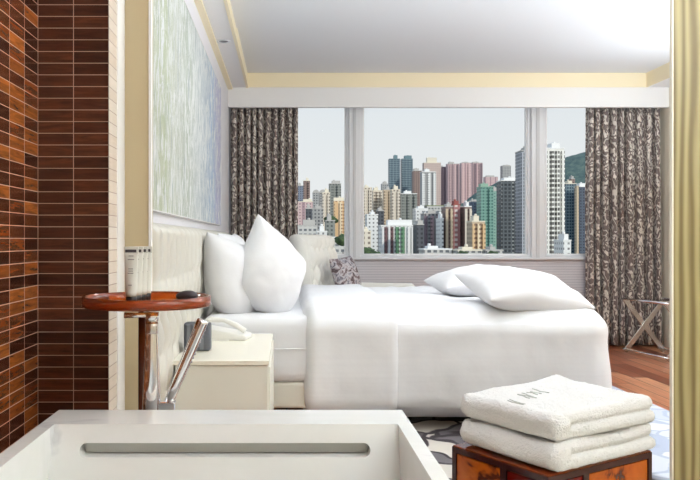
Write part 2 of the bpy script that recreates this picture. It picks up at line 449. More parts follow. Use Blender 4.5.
tag(link('curtain_rail', box((-.55,7.395,2.36), (3.69,7.425,2.38), .004), FRAMEW), 'slim white curtain rail tucked behind the ceiling bulkhead above the window', 'curtain rail')

# ------------------------------------------------------------ painting on left wall
pt = thing('painting', 'large pale green and blue abstract painting hung on the left wall above the headboard', 'painting', (-.563,2.92,1.175))
link('canvas', box((.002,.0,.0), (.022,3.32,1.145), .002), PAINT, pt)
bm = bmesh.new()
for lo, hi in (((0,-.005,-.005),(.024,3.325,0)), ((0,-.005,1.145),(.024,3.325,1.150)), ((0,-.005,0),(.024,0,1.145)), ((0,3.32,0),(.024,3.325,1.145))): add_box(bm, lo, hi)
link('frame', bm, mat('silver_frame', lin(232,230,228), .4), pt)

# ------------------------------------------------------------ tufted headboard (faces +X)
hb = thing('headboard', 'long tufted cream leather headboard along the left wall behind the bed pillows', 'headboard', (-.5615,2.74,0))
def headboard_bm():
    bm = bmesh.new(); Y = 3.75; Z0, Z1 = .18, 1.10; ny, nz_ = 240, 64; W = .165; H = .27
    def fx(y, z):
        if z > .90:
            a = (y/W) % 1; h = math.sqrt(max(0, 1-(2*a-1)**2))
        else:
            s = (y/W); q = (.90-z)/H
            s2 = s+.24*math.sin(2*PI*(.9-z)/.30)*min(1, (.9-z)/.05)
            a = s+q*.5; b = s-q*.5
            f2 = s2 % 1; h = math.sqrt(max(0, 1-(2*f2-1)**2))*(.8+.2*abs(math.sin(PI*(.9-z)/.15)))
        e = min(1, (Z1-z)/.05); r = math.sqrt(max(0, 1-(1-e)**2)); e2 = min(1, y/.04, (Y-y)/.04); r2 = math.sqrt(max(0, 1-(1-e2)**2))
        return (.012+.012+.062*h)*min(r, r2)+.01, .022*h
    g = [[None]*(nz_+1) for _ in range(ny+1)]
    for i in range(ny+1):
        for j in range(nz_+1):
            y = Y*i/ny; u = j/nz_; z = Z0+(Z1-Z0)*(1-(1-u)**1.3)
            x, dz = fx(y, z)
            g[i][j] = bm.verts.new((x, y, z+(dz if z > .9 else 0)))
    for i in range(ny):
        for j in range(nz_): bm.faces.new((g[i][j], g[i+1][j], g[i+1][j+1], g[i][j+1]))
    return bm
link('tufted_panel', headboard_bm(), LEATH, hb, True)
link('backing_board', box((0,.004,.02), (.012,3.746,1.095), .004), LEATH, hb)
W = .165; H = .27
# buttons
k = 0
for r_ in range(0, 5):
    for i in range(1, 23):
        y = (i+(.5 if r_ % 2 else 0))*W; z = .90-r_*H/1.0
        y = i*W+(0 if r_ % 2 == 0 else 0)
        if y > 3.7 or z < .25 or k >= 60: continue
        k += 1
        b2 = bmesh.new(); bmesh.ops.create_uvsphere(b2, u_segments=8, v_segments=6, radius=.011)
        for v in b2.verts: v.co.x *= .6
        link('button', b2, LEATH, hb, True, (.05, y, z))

# ------------------------------------------------------------ bed
BY0, BY1 = 4.06, 6.0
bed = thing('bed', 'large white double bed standing on the rug, head to the left wall', 'bed', (0.65,5.0,0))
def L(p): return Vector(p)-Vector((.65,5.0,0))
link('bed_base', box(L((-.46,BY0+.03,.13)), L((1.72,BY1-.03,.272)), .015), LACQ, bed)
def mfn(co, n): return co+n*.008*nz(co, 3)
link('mattress', soft_box(L((-.46,BY0,.275)), L((1.74,BY1,.635)), .06, 40, mfn), SHEET, bed, True)
link('mattress_piping', box(L((-.462,BY0-.004,.455)), L((1.7,BY1+.004,.463)), .003), SHEET, bed)
for sx in (-.4, 1.62):
    for sy in (BY0+.1, BY1-.1):
        link('leg', lathe([(0,.0125),(.025,.0125),(.032,.135),(0,.135)], 16, L((sx,sy,0))), BLACK, bed, True)
def dfn(sx0, sx1, amp=.012, sd=0):
    def fn(co, n):
        w = co.copy(); side = 1-abs(n.z)
        w += n*(amp*nz((co.x*1.2+sd, co.y*2.2, co.z*3), 1.7)+.006*nz((co.x*2, co.y*2, co.z*1.4+sd), 5))
        if side > .5:     # long soft vertical folds near the hem
            k = max(0, (.5-co.z)/.5); w += Vector((n.x, n.y, 0))*(.014*k*math.sin(co.x*11+co.y*13+2*nz((co.x*2, co.y*2, sd)))+.015*k)
        if n.z > .5: w.z += .03*nz((co.x*1.3+sd, co.y*1.6, 0), 1)+.010*nz((co.x*2+sd, co.y*1.2, 3), 4)
        return w
    return fn
dv = thing('duvet', 'big white faintly striped duvet draped over the bed and down its near side', 'duvet', (0,0,0))
link('cover', soft_box((.10,BY0-.035,.055), (1.80,BY1+.04,.688), (.16,.22,.16), 110, dfn(0,0)), DUV, dv, True)
link('turned_back_fold', soft_box((.085,BY0-.06,.045), (.635,BY1+.055,.71), (.07,.24,.16), 90, dfn(0,0,.014,9)), DUV, dv, True)

# pillows
def pillow(name, label, w, h, t, loc, R, seed, group=None, pw=.5, pinch=.07, sag=0, rb=0):
    o = link(name, pillow_bm(w, h, t, 34, pinch, pw, seed, sag, rb), PILM, None, True)
    o.matrix_world = Matrix.Translation(loc) @ R
    return tag(o, label, 'pillow', group)
def face(normal, roll=0, up=(0,0,1)):
    n = Vector(normal).normalized(); u = Vector(up); u = (u-n*u.dot(n)).normalized(); x = u.cross(n)
    return Matrix((x, u, n)).transposed().to_4x4() @ Matrix.Rotation(roll, 4, 'Z')
D = math.radians
pillow('pillow', 'plump square white pillow leaning on the headboard, nearest the nightstand', .50, .50, .30, Vector((-.30,4.38,.812)), face((.90,-.40,.26), D(-12)), 1.0, 'standing white pillows', .5, .05, 0, 1.0)
pillow('pillow', 'tall white pillow with a sharp corner pointing up, in front of the curtain', .50, .54, .30, Vector((-.09,4.42,.848)), face((.76,-.60,.20), D(-38)), 4.2, 'standing white pillows', .48, .08, 0, .9)
pillow('pillow', 'white pillow mostly hidden behind the two standing pillows, only its tip showing', .62, .5, .24, Vector((-.33,5.15,.86)), face((.9,-.1,.30), D(0)), 7.7, 'standing white pillows')
pillow('pillow', 'plump white pillow lying at the foot of the bed, in front of the other one', .64, .50, .25, Vector((1.365,4.33,.757)), Euler((D(14),D(5),D(12))).to_matrix().to_4x4(), 2.2, 'white pillows lying at the foot of the bed')
pillow('pillow', 'white pillow lying at the foot of the bed, partly behind the front one', .62, .44, .22, Vector((1.27,4.92,.775)), Euler((D(4),D(-3),D(8))).to_matrix().to_4x4(), 5.5, 'white pillows lying at the foot of the bed')

# ------------------------------------------------------------ nightstand
ns = thing('nightstand', 'cream lacquered box nightstand standing beside the bed below the headboard', 'nightstand', (-.27,3.55,0))
link('body', box((-.19,-.44,.06), (.196,.45,.53), .003), LACQ, ns)
link('top', box((-.2,-.45,.532), (.2,.46,.55), .002), mat('ivory_top', lin(248,242,226), .25), ns)
dr = link('drawer', box((.196,-.42,.31), (.205,.43,.52), .002), LACQ, ns)
dr2 = link('drawer', box((.196,-.42,.08), (.205,.43,.30), .002), LACQ, ns)
link('plinth', box((-.17,-.41,0), (.18,.42,.06)), BLACK, ns)
# telephone
tp = thing('telephone', 'white desk telephone lying on the nightstand beside the grey speaker', 'telephone', (-.30,3.80,.55), D(-10))
bm = box((-.10,-.07,0), (.115,.07,.03), .008, 3)
for v in bm.verts: v.co.z += (.1-v.co.x)*.16*(1 if v.co.z > .015 else 0)
link('phone_base', bm, mat('phone_white', lin(240,238,234), .3), tp, True)
link('keypad', box((0,-.04,.05), (.07,.04,.052), .0005, 1, Matrix.Rotation(.16, 4, 'Y') @ Matrix.Translation((0,0,-.012))), DGREY, tp)
hs = [(-.105,-.045,.085),(-.07,-.045,.1),(0,-.045,.098),(.06,-.045,.075),(.105,-.045,.045)]
link('handset', tube(hs, [.014,.015,.011,.013,.014], 12), mat('phone_white', None), tp, True)
link('cord', tube([(-.1+.004*math.cos(k*1.4), -.08-.05*math.sin(k/60*PI)+.004*math.sin(k*1.4), .012+.0*k) for k in range(8)]+[(-.1+k*.02, -.12+.012*math.sin(k), .008) for k in range(8)], .003, 6), mat('phone_white', None), tp, True)
sp_ = thing('bedside_speaker', 'small dark grey upright speaker with rounded corners on the nightstand', 'speaker', (-.400,3.40,.55), D(-4))
link('housing', box((-.06,-.03,0), (.06,.03,.128), .012, 4), DGREY, sp_, True)
for k in range(3): link('ridge', box((-.045+k*.03,-.034,.008), (-.027+k*.03,-.029,.12), .002), mat('grey_light_rib', lin(120,122,130), .5), sp_)

# ------------------------------------------------------------ armchair behind the bed
ac = thing('armchair', 'cream upholstered tufted armchair standing behind the bed in front of the window', 'armchair', (.62,6.68,0), D(-21))
link('seat', soft_box((-.30,-.30,.22), (.44,.30,.46), .05, 24), LINEN, ac, True)
def bfn(co, n):
    w = co.copy(); w.x -= .10*(co.z-.3)
    if n.x > .5: w.x += .06*abs(math.sin(PI*(co.y/.12+co.z/.3)))**.7*abs(math.sin(PI*(co.y/.12-co.z/.3)))**.7
    return w
link('backrest', soft_box((-.44,-.36,.16), (-.26,.36,1.10), (.06,.06,.05), 60, bfn), LINEN, ac, True)
for s in (-1, 1):
    bm = bmesh.new()     # wing tapering forward
    pts = [(-.44,.45),(-.49,1.085),(-.40,1.09),(-.33,1.03),(-.30,.84),(-.27,.62),(-.26,.45)]
    y0, y1 = (s*.30, s*.37)
    a = [bm.verts.new((x, y0, z)) for x, z in pts]; b = [bm.verts.new((x, y1, z)) for x, z in pts]
    bm.faces.new(a); bm.faces.new(b[::-1])
    for k in range(len(pts)): bm.faces.new((a[k], b[k], b[(k+1) % len(pts)], a[(k+1) % len(pts)]))
    bmesh.ops.recalc_face_normals(bm, faces=bm.faces)
    bmesh.ops.bevel(bm, geom=bm.edges[:], offset=.014, segments=3, affect='EDGES')
    link('wing', bm, LINEN, ac, True)
    link('armrest', soft_box((-.36,s*.34-.045,.18), (.46,s*.34+.045,.655 if s > 0 else .60), .035, 30), LINEN, ac, True)
for sx in (-.36, .40):
    for sy in (-.3, .3): link('leg', lathe([(0,0),(.014,0),(.024,.2),(0,.2)], 12, (sx,sy,0)), BLACK, ac, True)
for z in (.62, .80, .96):
    for y in (-.16, 0, .16):
        b2 = bmesh.new(); bmesh.ops.create_uvsphere(b2, u_segments=8, v_segments=6, radius=.012); link('button', b2, LINEN, ac, True, (-.255-.1*(z-.3), y, z))
ch = link('cushion', pillow_bm(.36, .34, .17, 26, .05, .5, 2), CUSH, None, True)
ch.matrix_world = Matrix.Translation(Vector((.53,6.64,.735))) @ face((.72,-.55,.3), D(4))
tag(ch, 'small floral printed mauve and grey cushion resting on the cream armchair', 'cushion')

# ------------------------------------------------------------ luggage rack
lr = thing('luggage_rack', 'folding chrome luggage rack with crossed legs by the right curtain', 'luggage rack', (3.17,7.02,0))
bvec = Vector((.115,-.55,0)); av = Vector((.37,0,0))
def bar(p, q, w=.022, t_=.012):
    p = Vector(p); q = Vector(q); d = (q-p); L_ = d.length; d.normalize(); side = Vector((0,1,0)); side = (side-d*side.dot(d)).normalized(); n = d.cross(side)
    M = Matrix((d, n, side)).transposed().to_4x4(); M.translation = p
    return box((0,-w/2,-t_/2), (L_,w/2,t_/2), .002, 2, M)
for off in (Vector((0,0,0)), bvec):
    link('crossed_leg', bar(off+Vector((0,.008,.5)), off+av+Vector((0,.008,.01)), .045), DCHROME, lr)
    link('crossed_leg', bar(off+av+Vector((0,-.008,.5)), off+Vector((0,-.008,.01)), .045), DCHROME, lr)
    b2 = lathe([(0,-.012),(.012,-.012),(.012,.012),(0,.012)], 12)
    for v in b2.verts: v.co = Matrix.Rotation(PI/2, 3, 'X') @ v.co
    link('pivot', b2, CHROME, lr, True, off+av/2+Vector((0,0,.255)))
for st in (Vector((0,0,.5)), av+Vector((0,0,.5)), Vector((0,0,.03)), av+Vector((0,0,.03))):
    link('rail' if st.z > .1 else 'stretcher', tube([st+Vector((0,.03,0)), st+bvec-Vector((0,.03,0))], .012 if st.z > .1 else .009, 10), CHROME, lr, True)
for k in (.2, .5, .8):
    p = bvec*k
    link('strap', box((0,p.y-.02,.503), (.37,p.y+.02,.507), .001, 1, Matrix.Translation((p.x,0,0))), mat('dark_strap', lin(60,52,50), .8), lr)

# ------------------------------------------------------------ rug
tag(link('rug', box((.15,2.66,.001), (2.33,5.55,.012), .004), RUGM), 'grey, taupe and pale blue rug with swirling shapes under the foot of the bed', 'rug')
bpy.data.objects['rug'].data.transform(Matrix.Identity(4))

# ------------------------------------------------------------ bathtub
bt = thing('bathtub', 'white rectangular bathtub with a long overflow slot in the foreground', 'bathtub', (0,0,0))
TX0, TX1, TY0, TY1, TZ = -.604, .309, .25, 1.99, .60
body = link('tub_shell', box((TX0,TY0,0), (TX1,TY1,TZ), .0035, 2), TUBM, bt)
bm = bmesh.new()
tp_ = [(-.566,.40,.62),(.274,.40,.62),(.274,1.842,.62),(-.566,1.842,.62)]; bo = [(-.555,.5,.14),(.262,.5,.14),(.262,1.61,.14),(-.555,1.61,.14)]
a = [bm.verts.new(v) for v in tp_]; b = [bm.verts.new(v) for v in bo]
bm.faces.new(a); bm.faces.new(b[::-1])
for k in range(4): bm.faces.new((a[k], b[k], b[(k+1) % 4], a[(k+1) % 4]))
bmesh.ops.recalc_face_normals(bm, faces=bm.faces)
bmesh.ops.bevel(bm, geom=[e for e in bm.edges if min(v.co.z for v in e.verts) < .2 and max(v.co.z for v in e.verts) < .2 ], offset=.04, segments=4, affect='EDGES')
cut(body, bm)
bm = bmesh.new()      # slot (stadium), pushed into the far wall
cz, hh, x0, x1 = .544, .0155, -.497, .203; out = []
for k in range(13): an = PI/2+PI*k/12; out.append((x0+hh+hh*math.cos(an), cz+hh*math.sin(an)))
for k in range(13): an = -PI/2+PI*k/12; out.append((x1-hh+hh*math.cos(an), cz+hh*math.sin(an)))
a = [bm.verts.new((x, 1.78, z)) for x, z in out]; b = [bm.verts.new((x, 1.845, z)) for x, z in out]
bm.faces.new(a); bm.faces.new(b[::-1]); N_ = len(out)
for k in range(N_): bm.faces.new((a[k], b[k], b[(k+1) % N_], a[(k+1) % N_]))
cut(body, bm)
link('overflow_channel', box((x0+.006,1.838,cz-.013), (x1-.006,1.843,cz+.013)), mat('overflow_grey', lin(196,196,190), .3), bt)
link('drain', lathe([(0,.0),(.03,0),(.03,.006),(.02,.009),(0,.009)], 24, (-.14,1.0,.141)), CHROME, bt, True)

# ------------------------------------------------------------ tray table, tap, toiletries
tt = thing('tray_table', 'round amber acrylic tray table standing behind the bathtub by the tiled wall', 'table', (-.405,2.19,0))
R = .185; ZT = .862
link('tray_plate', lathe([(0,ZT),(R-.004,ZT),(R-.004,ZT+.006),(0,ZT+.006)], 64), AMBER, tt, True)
link('rim', lathe([(R-.006,ZT+.006),(R-.006,ZT+.026),(R,ZT+.026),(R+.001,ZT-.002),(R-.003,ZT-.004),(R-.006,ZT+.006)], 64), AMBERD, tt, True)
link('post', lathe([(0,.012),(.014,.012),(.014,ZT),(0,ZT)], 24, (-.012,0,0)), mat('dark_brown_post', lin(92,44,28), .12), tt, True)
link('base', lathe([(0,0),(.06,0),(.06,.008),(.05,.013),(0,.014)], 40), AMBERD, tt, True)
link('collar', lathe([(0,ZT-.02),(.026,ZT-.02),(.026,ZT-.001),(0,ZT-.001)], 24), CHROME, tt, True)

fl = thing('bath_filler', 'tall chrome floor-standing bath filler with a slanted hand shower behind the bathtub', 'tap', (-.372,2.08,0))
prof = [(0,0),(.05,0),(.05,.01),(.03,.015),(.028,.50),(.0255,.6),(.0205,.72),(.017,.80),(.0165,.835),(0,.835)]
link('column', lathe(prof, 32), CHROME, fl, True)
link('valve_ring', lathe([(0,.79),(.017,.79),(.018,.793),(.018,.818),(.017,.82),(0,.82)], 32), DCHROME, fl, True)
link('valve_ring', lathe([(0,.826),(.019,.826),(.019,.85),(0,.85)], 32), CHROME, fl, True)
link('lever', tube([(0,0,.843),(-.035,-.005,.842),(-.075,-.008,.842)], [.008,.007,.0085], 14), CHROME, fl, True)
b2 = box((.0,-.016,.555), (.066,.016,.603), .004); link('shower_holder', b2, CHROME, fl)
p0 = Vector((.040,0,.585)); p1 = Vector((.142,0,.828)); d = (p1-p0)
hsw = link('hand_shower', tube([p0, p0+d*.25, p0+d*.97, p1], [.013,.0145,.0165,.0155], 24), CHROME, fl, True)
for k in range(9):
    q = p0+d*(.55+k*.045); nn_ = Vector((d.z,0,-d.x)).normalized()
    b2 = bmesh.new(); bmesh.ops.create_uvsphere(b2, u_segments=8, v_segments=6, radius=.0032)
    nb = link('spray_nozzle', b2, mat('nozzle_grey', lin(150,140,145), .4), hsw, True, q+nn_*.0155+Vector((0,-.003,0)))
link('hose', tube([p0+Vector((0,0,-.01)), p0+Vector((-.005,.0,-.08)), Vector((.05,.03,.3)), Vector((.04,.03,.1)), Vector((.02,.01,.02))], .006, 10), DCHROME, fl, True)

TUBE = mat('cream_tube', lin(226,226,218), .35); LBL = mat('grey_print', lin(140,136,132), .6)
def cosmetic(x, y, rz, z0, label):
    o = thing('toiletry_tube', label, 'toiletry tube', (x, y, z0), rz, 'toiletry tubes on the amber tray')
    link('cap', lathe([(0,0),(.0145,0),(.0155,.022),(.0135,.024),(0,.024)], 24), BLACK, o, True)
    bm = bmesh.new(); rings = []
    for k in range(11):
        f = k/10; z = .024+.122*f; a_ = .016+.004*f; b_ = .016*(1-f)+.0015
        rings.append([bm.verts.new((a_*math.cos(2*PI*q/28), b_*math.sin(2*PI*q/28), z)) for q in range(28)])
    for r1, r2 in zip(rings, rings[1:]):
        for q in range(28): bm.faces.new((r1[q], r1[(q+1) % 28], r2[(q+1) % 28], r2[q]))
    bm.faces.new(rings[0][::-1]); bm.faces.new(rings[-1])
    link('tube_body', bm, TUBE, o, True)
    link('crimp', box((-.017,-.0026,.147), (.015,.0018,.155), .0005), mat('charcoal_band', lin(70,64,68), .4), o)
    link('crimp_edge', box((-.0205,-.0018,.144), (.0205,.0018,.163), .0005), TUBE, o)
    for zz, w_ in ((.136,.014),(.126,.018),(.100,.013),(.094,.013),(.088,.016),(.055,.010)):
        f = (zz-.024)/.122; yb = -(.016*(1-f)+.0015)
        link('printed_line', box((-w_/2,yb-.0009,zz), (w_/2,yb+.001,zz+.0022)), LBL, o)
ZTR = ZT+.0062
lab = ['cream squeeze tube with a black cap, leftmost of four on the amber tray', 'cream squeeze tube on the amber tray, second of the four from the left',
       'cream squeeze tube on the amber tray, third of the four from the left', 'cream squeeze tube on the amber tray, rightmost and rearmost of the four']
for k in range(4): cosmetic(-.433+k*.0055, 2.10+k*.042, D(-4), ZTR, lab[k])
b2 = bmesh.new(); bmesh.ops.create_uvsphere(b2, u_segments=24, v_segments=14, radius=1)
for v in b2.verts: v.co = Vector((v.co.x*.033*(1-.1*v.co.x), v.co.y*.02, v.co.z*.017)); v.co += v.co.normalized()*.001*nz(v.co, 120)
pc = thing('toiletry_pouch', 'small dark brown oval pouch lying at the right of the amber tray', 'pouch', (-.286,2.19,ZTR+.0175))
link('pouch_body', b2, mat('dark_leather', lin(52,40,44), .45), pc, True)
link('clasp', lathe([(0,-.006),(.006,-.006),(.006,.006),(0,.006)], 14, (.03,0,.0)), CHROME, pc, True)

# ------------------------------------------------------------ amber side box and towels
FO = Vector((.661,1.893,0)); ang = math.atan2(.23,.375); HB = .45
sb = thing('side_table', 'dark brown framed cube side table with glowing orange panels, bottom right, under the towels', 'table', FO, ang)
LU, LV = .44, .34
bm = bmesh.new(); e = .016
for u in (0, LU-e):
    for v in (0, LV-e): add_box(bm, (u,v,0), (u+e,v+e,HB-e))
for z in (0, HB-e):
    for v in (0, LV-e): add_box(bm, (0,v,z), (LU,v+e,z+e))
    for u in (0, LU-e): add_box(bm, (u,e,z), (u+e,LV-e,z+e))
add_box(bm, (LU*.32,0,e), (LU*.32+.022,e,HB-e)); add_box(bm, (0,LV*.40,e), (e,LV*.40+.022,HB-e))
link('frame', bm, BROWNF, sb)
link('tabletop', box((.002,.002,HB-.006), (LU-.002,LV-.002,HB+.004), .001), AMBERD, sb)
link('front_panel', box((.33*LU+.022,.004,.02), (LU-e,.01,HB-e-.004), .001), ORG, sb)
link('front_panel', box((e,.004,.02), (.32*LU,.01,HB-e-.004), .001), RED, sb)
link('side_panel', box((.004,LV*.40+.024,.02), (.01,LV-e,HB-e-.004), .001), ORG, sb)
link('side_panel', box((.004,e,.02), (.01,LV*.40,HB-e-.004), .001), RED, sb)
link('back_panel', box((e,LV-.01,.02), (LU-e,LV-.004,HB-e), .001), ORG, sb)
link('back_panel', box((LU-.01,e,.02), (LU-.004,LV-e,HB-e), .001), ORG, sb)

def towel(label, z0, T, u0, u1, v0, v1, sd):
    """folded bath towel: fold along u=u0, two thick layers showing at the other sides; fused by a voxel remesh"""
    bm = bmesh.new(); th = T/2
    parts_ = [((u0+.012,v0,z0), (u1,v1-.006,z0+th*.995), .018), ((u0+.010,v0+.005,z0+th*1.005), (u1-.006,v1,z0+T), .018), ((u0,v0-.002,z0+.001), (u0+.075,v1,z0+T-.001), .031)]
    for lo, hi, r in parts_:
        b2 = soft_box(lo, hi, (r, r, min(r, (hi[2]-lo[2])/2*.98)), 44); me_ = bpy.data.meshes.new('t'); b2.to_mesh(me_); b2.free(); bm.from_mesh(me_); bpy.data.meshes.remove(me_)
    o = link('bath_towel', bm, TOW, None, True)
    md = o.modifiers.new('r', 'REMESH'); md.mode = 'VOXEL'; md.voxel_size = .0033; md.use_smooth_shade = True
    bpy.context.view_layer.update()
    me = bpy.data.meshes.new_from_object(o.evaluated_get(bpy.context.evaluated_depsgraph_get())); o.modifiers.clear(); o.data = me
    nrm = [v.normal.copy() for v in me.vertices]
    for v in me.vertices:
        c = v.co.copy(); k = (c.z-z0)/T
        big = nz((c.x*5, c.y*5, sd), 1.6)*.009*k+nz((c.x*3, c.y*9, sd+c.z*20), 2.5)*.003*k
        corner = max(0, 1-((c.x-u0)/.14))*max(0, 1-((v1-c.y)/.16))
        d_ = Vector((nz((c.x*.5, c.y*.7, c.z*3+sd), 8)*.006, nz((c.x*.7, c.y*.5, c.z*3+sd+4), 8)*.006, big+.022*k*max(0, 1-(((c.x-u1)**2+(c.y-v1)**2)**.5)/.26)**2*(1 if sd > 3 else 0)))
        d_ += nrm[v.index]*(nz(c+Vector((sd,0,0)), 80)*.0012+nz(c+Vector((sd,0,0)), 230)*.0020)
        v.co = c+d_
    if not me.materials: me.materials.append(TOW)
    for p in me.polygons: p.use_smooth = True
    o.location = FO; o.rotation_euler = (0,0,ang)
    return tag(o, label, 'towel', 'folded white towels on the side table')
tw1 = towel('lower folded white bath towel, lying directly on the amber side table', HB+.007, .074, .012, LU+.012, -.012, LV-.006, 1.0)
tw2 = towel('upper folded white bath towel with faint grey embroidery on its top', HB+.083, .074, .018, LU+.014, -.008, LV-.002, 5.0)
# soft edge lines: woven border near the fold
# embroidered mark (letters are only legible as grey strokes)
from mathutils.bvhtree import BVHTree
bvh = BVHTree.FromPolygons([v.co.copy() for v in tw2.data.vertices], [tuple(p.vertices) for p in tw2.data.polygons])
def on_top(u, v):
    h = bvh.ray_cast(Vector((u, v, HB+.4)), Vector((0, 0, -1))); return Vector((u, v, (h[0].z if h[0] else HB+.158)+.0012))
strokes = [((.0,.0),(.0,.055)),((.012,.0),(.012,.055)),((.0,.028),(.012,.028)),((.065,.012),(.065,.055)),((.085,.005),(.085,.05)),((.065,.055),(.085,.005)),((.118,.01),(.118,.05)),((.145,.01),(.145,.05)),((.118,.03),(.145,.03)),((.18,.0),(.18,.06))]
bm = bmesh.new()
for (a0, b0), (a1, b1) in strokes:
    add_tube(bm, [on_top(.055+a0+(a1-a0)*k/4, .125+a0*.35+b0+(b1-b0)*k/4) for k in range(5)], .0016, 6)
em = link('embroidery', bm, STITCH, tw2)

# ------------------------------------------------------------ veneer panel at the right
vp = thing('sliding_panel', 'tall olive wood-grain panel with a pale edge standing at the right of the opening', 'panel', (1.256,2.45,0))
link('panel_board', box((.006,-.008,.01), (.745,.018,2.38), .002), VEN, vp)
link('edge_strip', box((0,-.009,.01), (.006,.007,2.38), .001), mat('pale_edge', lin(244,238,222), .4), vp)

# ------------------------------------------------------------ lights
def downlight(x, y, z, label, power, size=.09, group='recessed ceiling downlights', vis=True, spread=150):
    o = thing('downlight', label, 'ceiling light', (x, y, z), 0, group)
    link('bezel', lathe([(.034,-.004),(.052,-.004),(.054,0),(.034,0),(.034,-.004)], 28), FRAMEW, o, True)
    link('lens', lathe([(0,-.001),(.034,-.001),(.034,0.0),(0,.0)], 24), mat('downlight_lens', lin(150,150,155), .2), o, True)
    if power:
        ld = bpy.data.lights.new('lamp', 'AREA'); ld.shape = 'DISK'; ld.size = size; ld.energy = power; ld.color = (1,.95,.87); ld.spread = D(spread)
        lo = bpy.data.objects.new('lamp', ld); C.objects.link(lo); lo.parent = o; lo.location = (0,0,-.012)
    return o
def fill_ceiling_lamp(x, y, z, r, power, label, col=(.90,.95,1)):  # added unseen lamps, there only to brighten the two rooms
    o = thing('fill_ceiling_lamp', label, 'ceiling light', (x, y, z), 0, 'added round fill lamps')
    link('housing', lathe([(0,0),(r,0),(r,-.05),(r-.01,-.05),(r-.01,-.02),(0,-.02)], 40), FRAMEW, o, True)
    link('diffuser', lathe([(0,-.045),(r-.012,-.045),(r-.012,-.04),(0,-.04)], 40), FILL_LAMP, o, True)
    ld = bpy.data.lights.new('lamp', 'AREA'); ld.shape = 'DISK'; ld.size = 2*r; ld.energy = power; ld.color = col
    lo = bpy.data.objects.new('lamp', ld); C.objects.link(lo); lo.parent = o; lo.location = (0,0,-.06)
downlight(-.465, 5.58, 2.53, 'small round white downlight in the soffit above the painting', 0)
fill_ceiling_lamp(.7, 4.35, 2.64, .36, 6, 'added round fill lamp over the bed head, out of frame')
fill_ceiling_lamp(2.4, 4.35, 2.64, .36, 6, 'added round fill lamp over the bed foot, out of frame')
fill_ceiling_lamp(.55, 1.1, 2.4, .26, 5, 'added round fill lamp over the bathtub, out of frame')
def uplighter(x, y, label, power):  # added unseen uplighters that bounce fill light off the ceilings
    o = thing('fill_floor_lamp', label, 'fill lamp', (x, y, 0), 0, 'added fill uplighters')
    link('base', lathe([(0,0),(.14,0),(.14,.02),(0,.03)], 32), DCHROME, o, True)
    link('pole', lathe([(0,.02),(.012,.02),(.012,1.36),(0,1.36)], 16), DCHROME, o, True)
    link('lamp_shade', lathe([(0,1.36),(.05,1.36),(.17,1.48),(.165,1.48),(.045,1.372),(0,1.372)], 32), FRAMEW, o, True)
    ld = bpy.data.lights.new('lamp', 'AREA'); ld.shape = 'DISK'; ld.size = .28; ld.energy = power; ld.color = (.80,.905,1)
    lo = bpy.data.objects.new('lamp', ld); C.objects.link(lo); lo.parent = o; lo.location = (0,0,1.485); lo.rotation_euler = (PI,0,0)
uplighter(1.95, 3.05, 'added fill uplighter behind the wood-grain panel, out of frame', 62)
uplighter(3.3, 4.3, 'added fill uplighter by the right wall nearer the partition, out of frame', 26)
uplighter(3.42, 5.6, 'added fill uplighter by the right wall nearer the curtain, out of frame', 18)
uplighter(1.75, .7, 'added fill uplighter at the right of the bathtub, out of frame', 80)
# sun on the city (comes from behind the hotel)
sd = bpy.data.lights.new('sun', 'SUN'); sd.energy = 2.1; sd.angle = .03; sd.color = (1,.95,.86)
so = bpy.data.objects.new('sun', sd); C.objects.link(so); so.rotation_euler = Vector((-.62,.70,-.50)).to_track_quat('-Z', 'Y').to_euler(); so.location = (20,-20,40)
# world
w = bpy.data.worlds.new('sky'); bpy.context.scene.world = w; w.use_nodes = True
nt = w.node_tree; bg = nt.nodes['Background']; tc = nt.nodes.new('ShaderNodeTexCoord'); sx = nt.nodes.new('ShaderNodeSeparateXYZ'); rp = nt.nodes.new('ShaderNodeValToRGB')
nt.links.new(tc.outputs['Generated'], sx.inputs[0]); nt.links.new(sx.outputs[2], rp.inputs[0]); nt.links.new(rp.outputs[0], bg.inputs[0])
e = rp.color_ramp.elements; e[0].position = 0; e[0].color = lin(240,240,239); e[1].position = .5; e[1].color = lin(176,204,236)
x_ = e.new(.16); x_.color = lin(230,234,237)
bg.inputs[1].default_value = .86

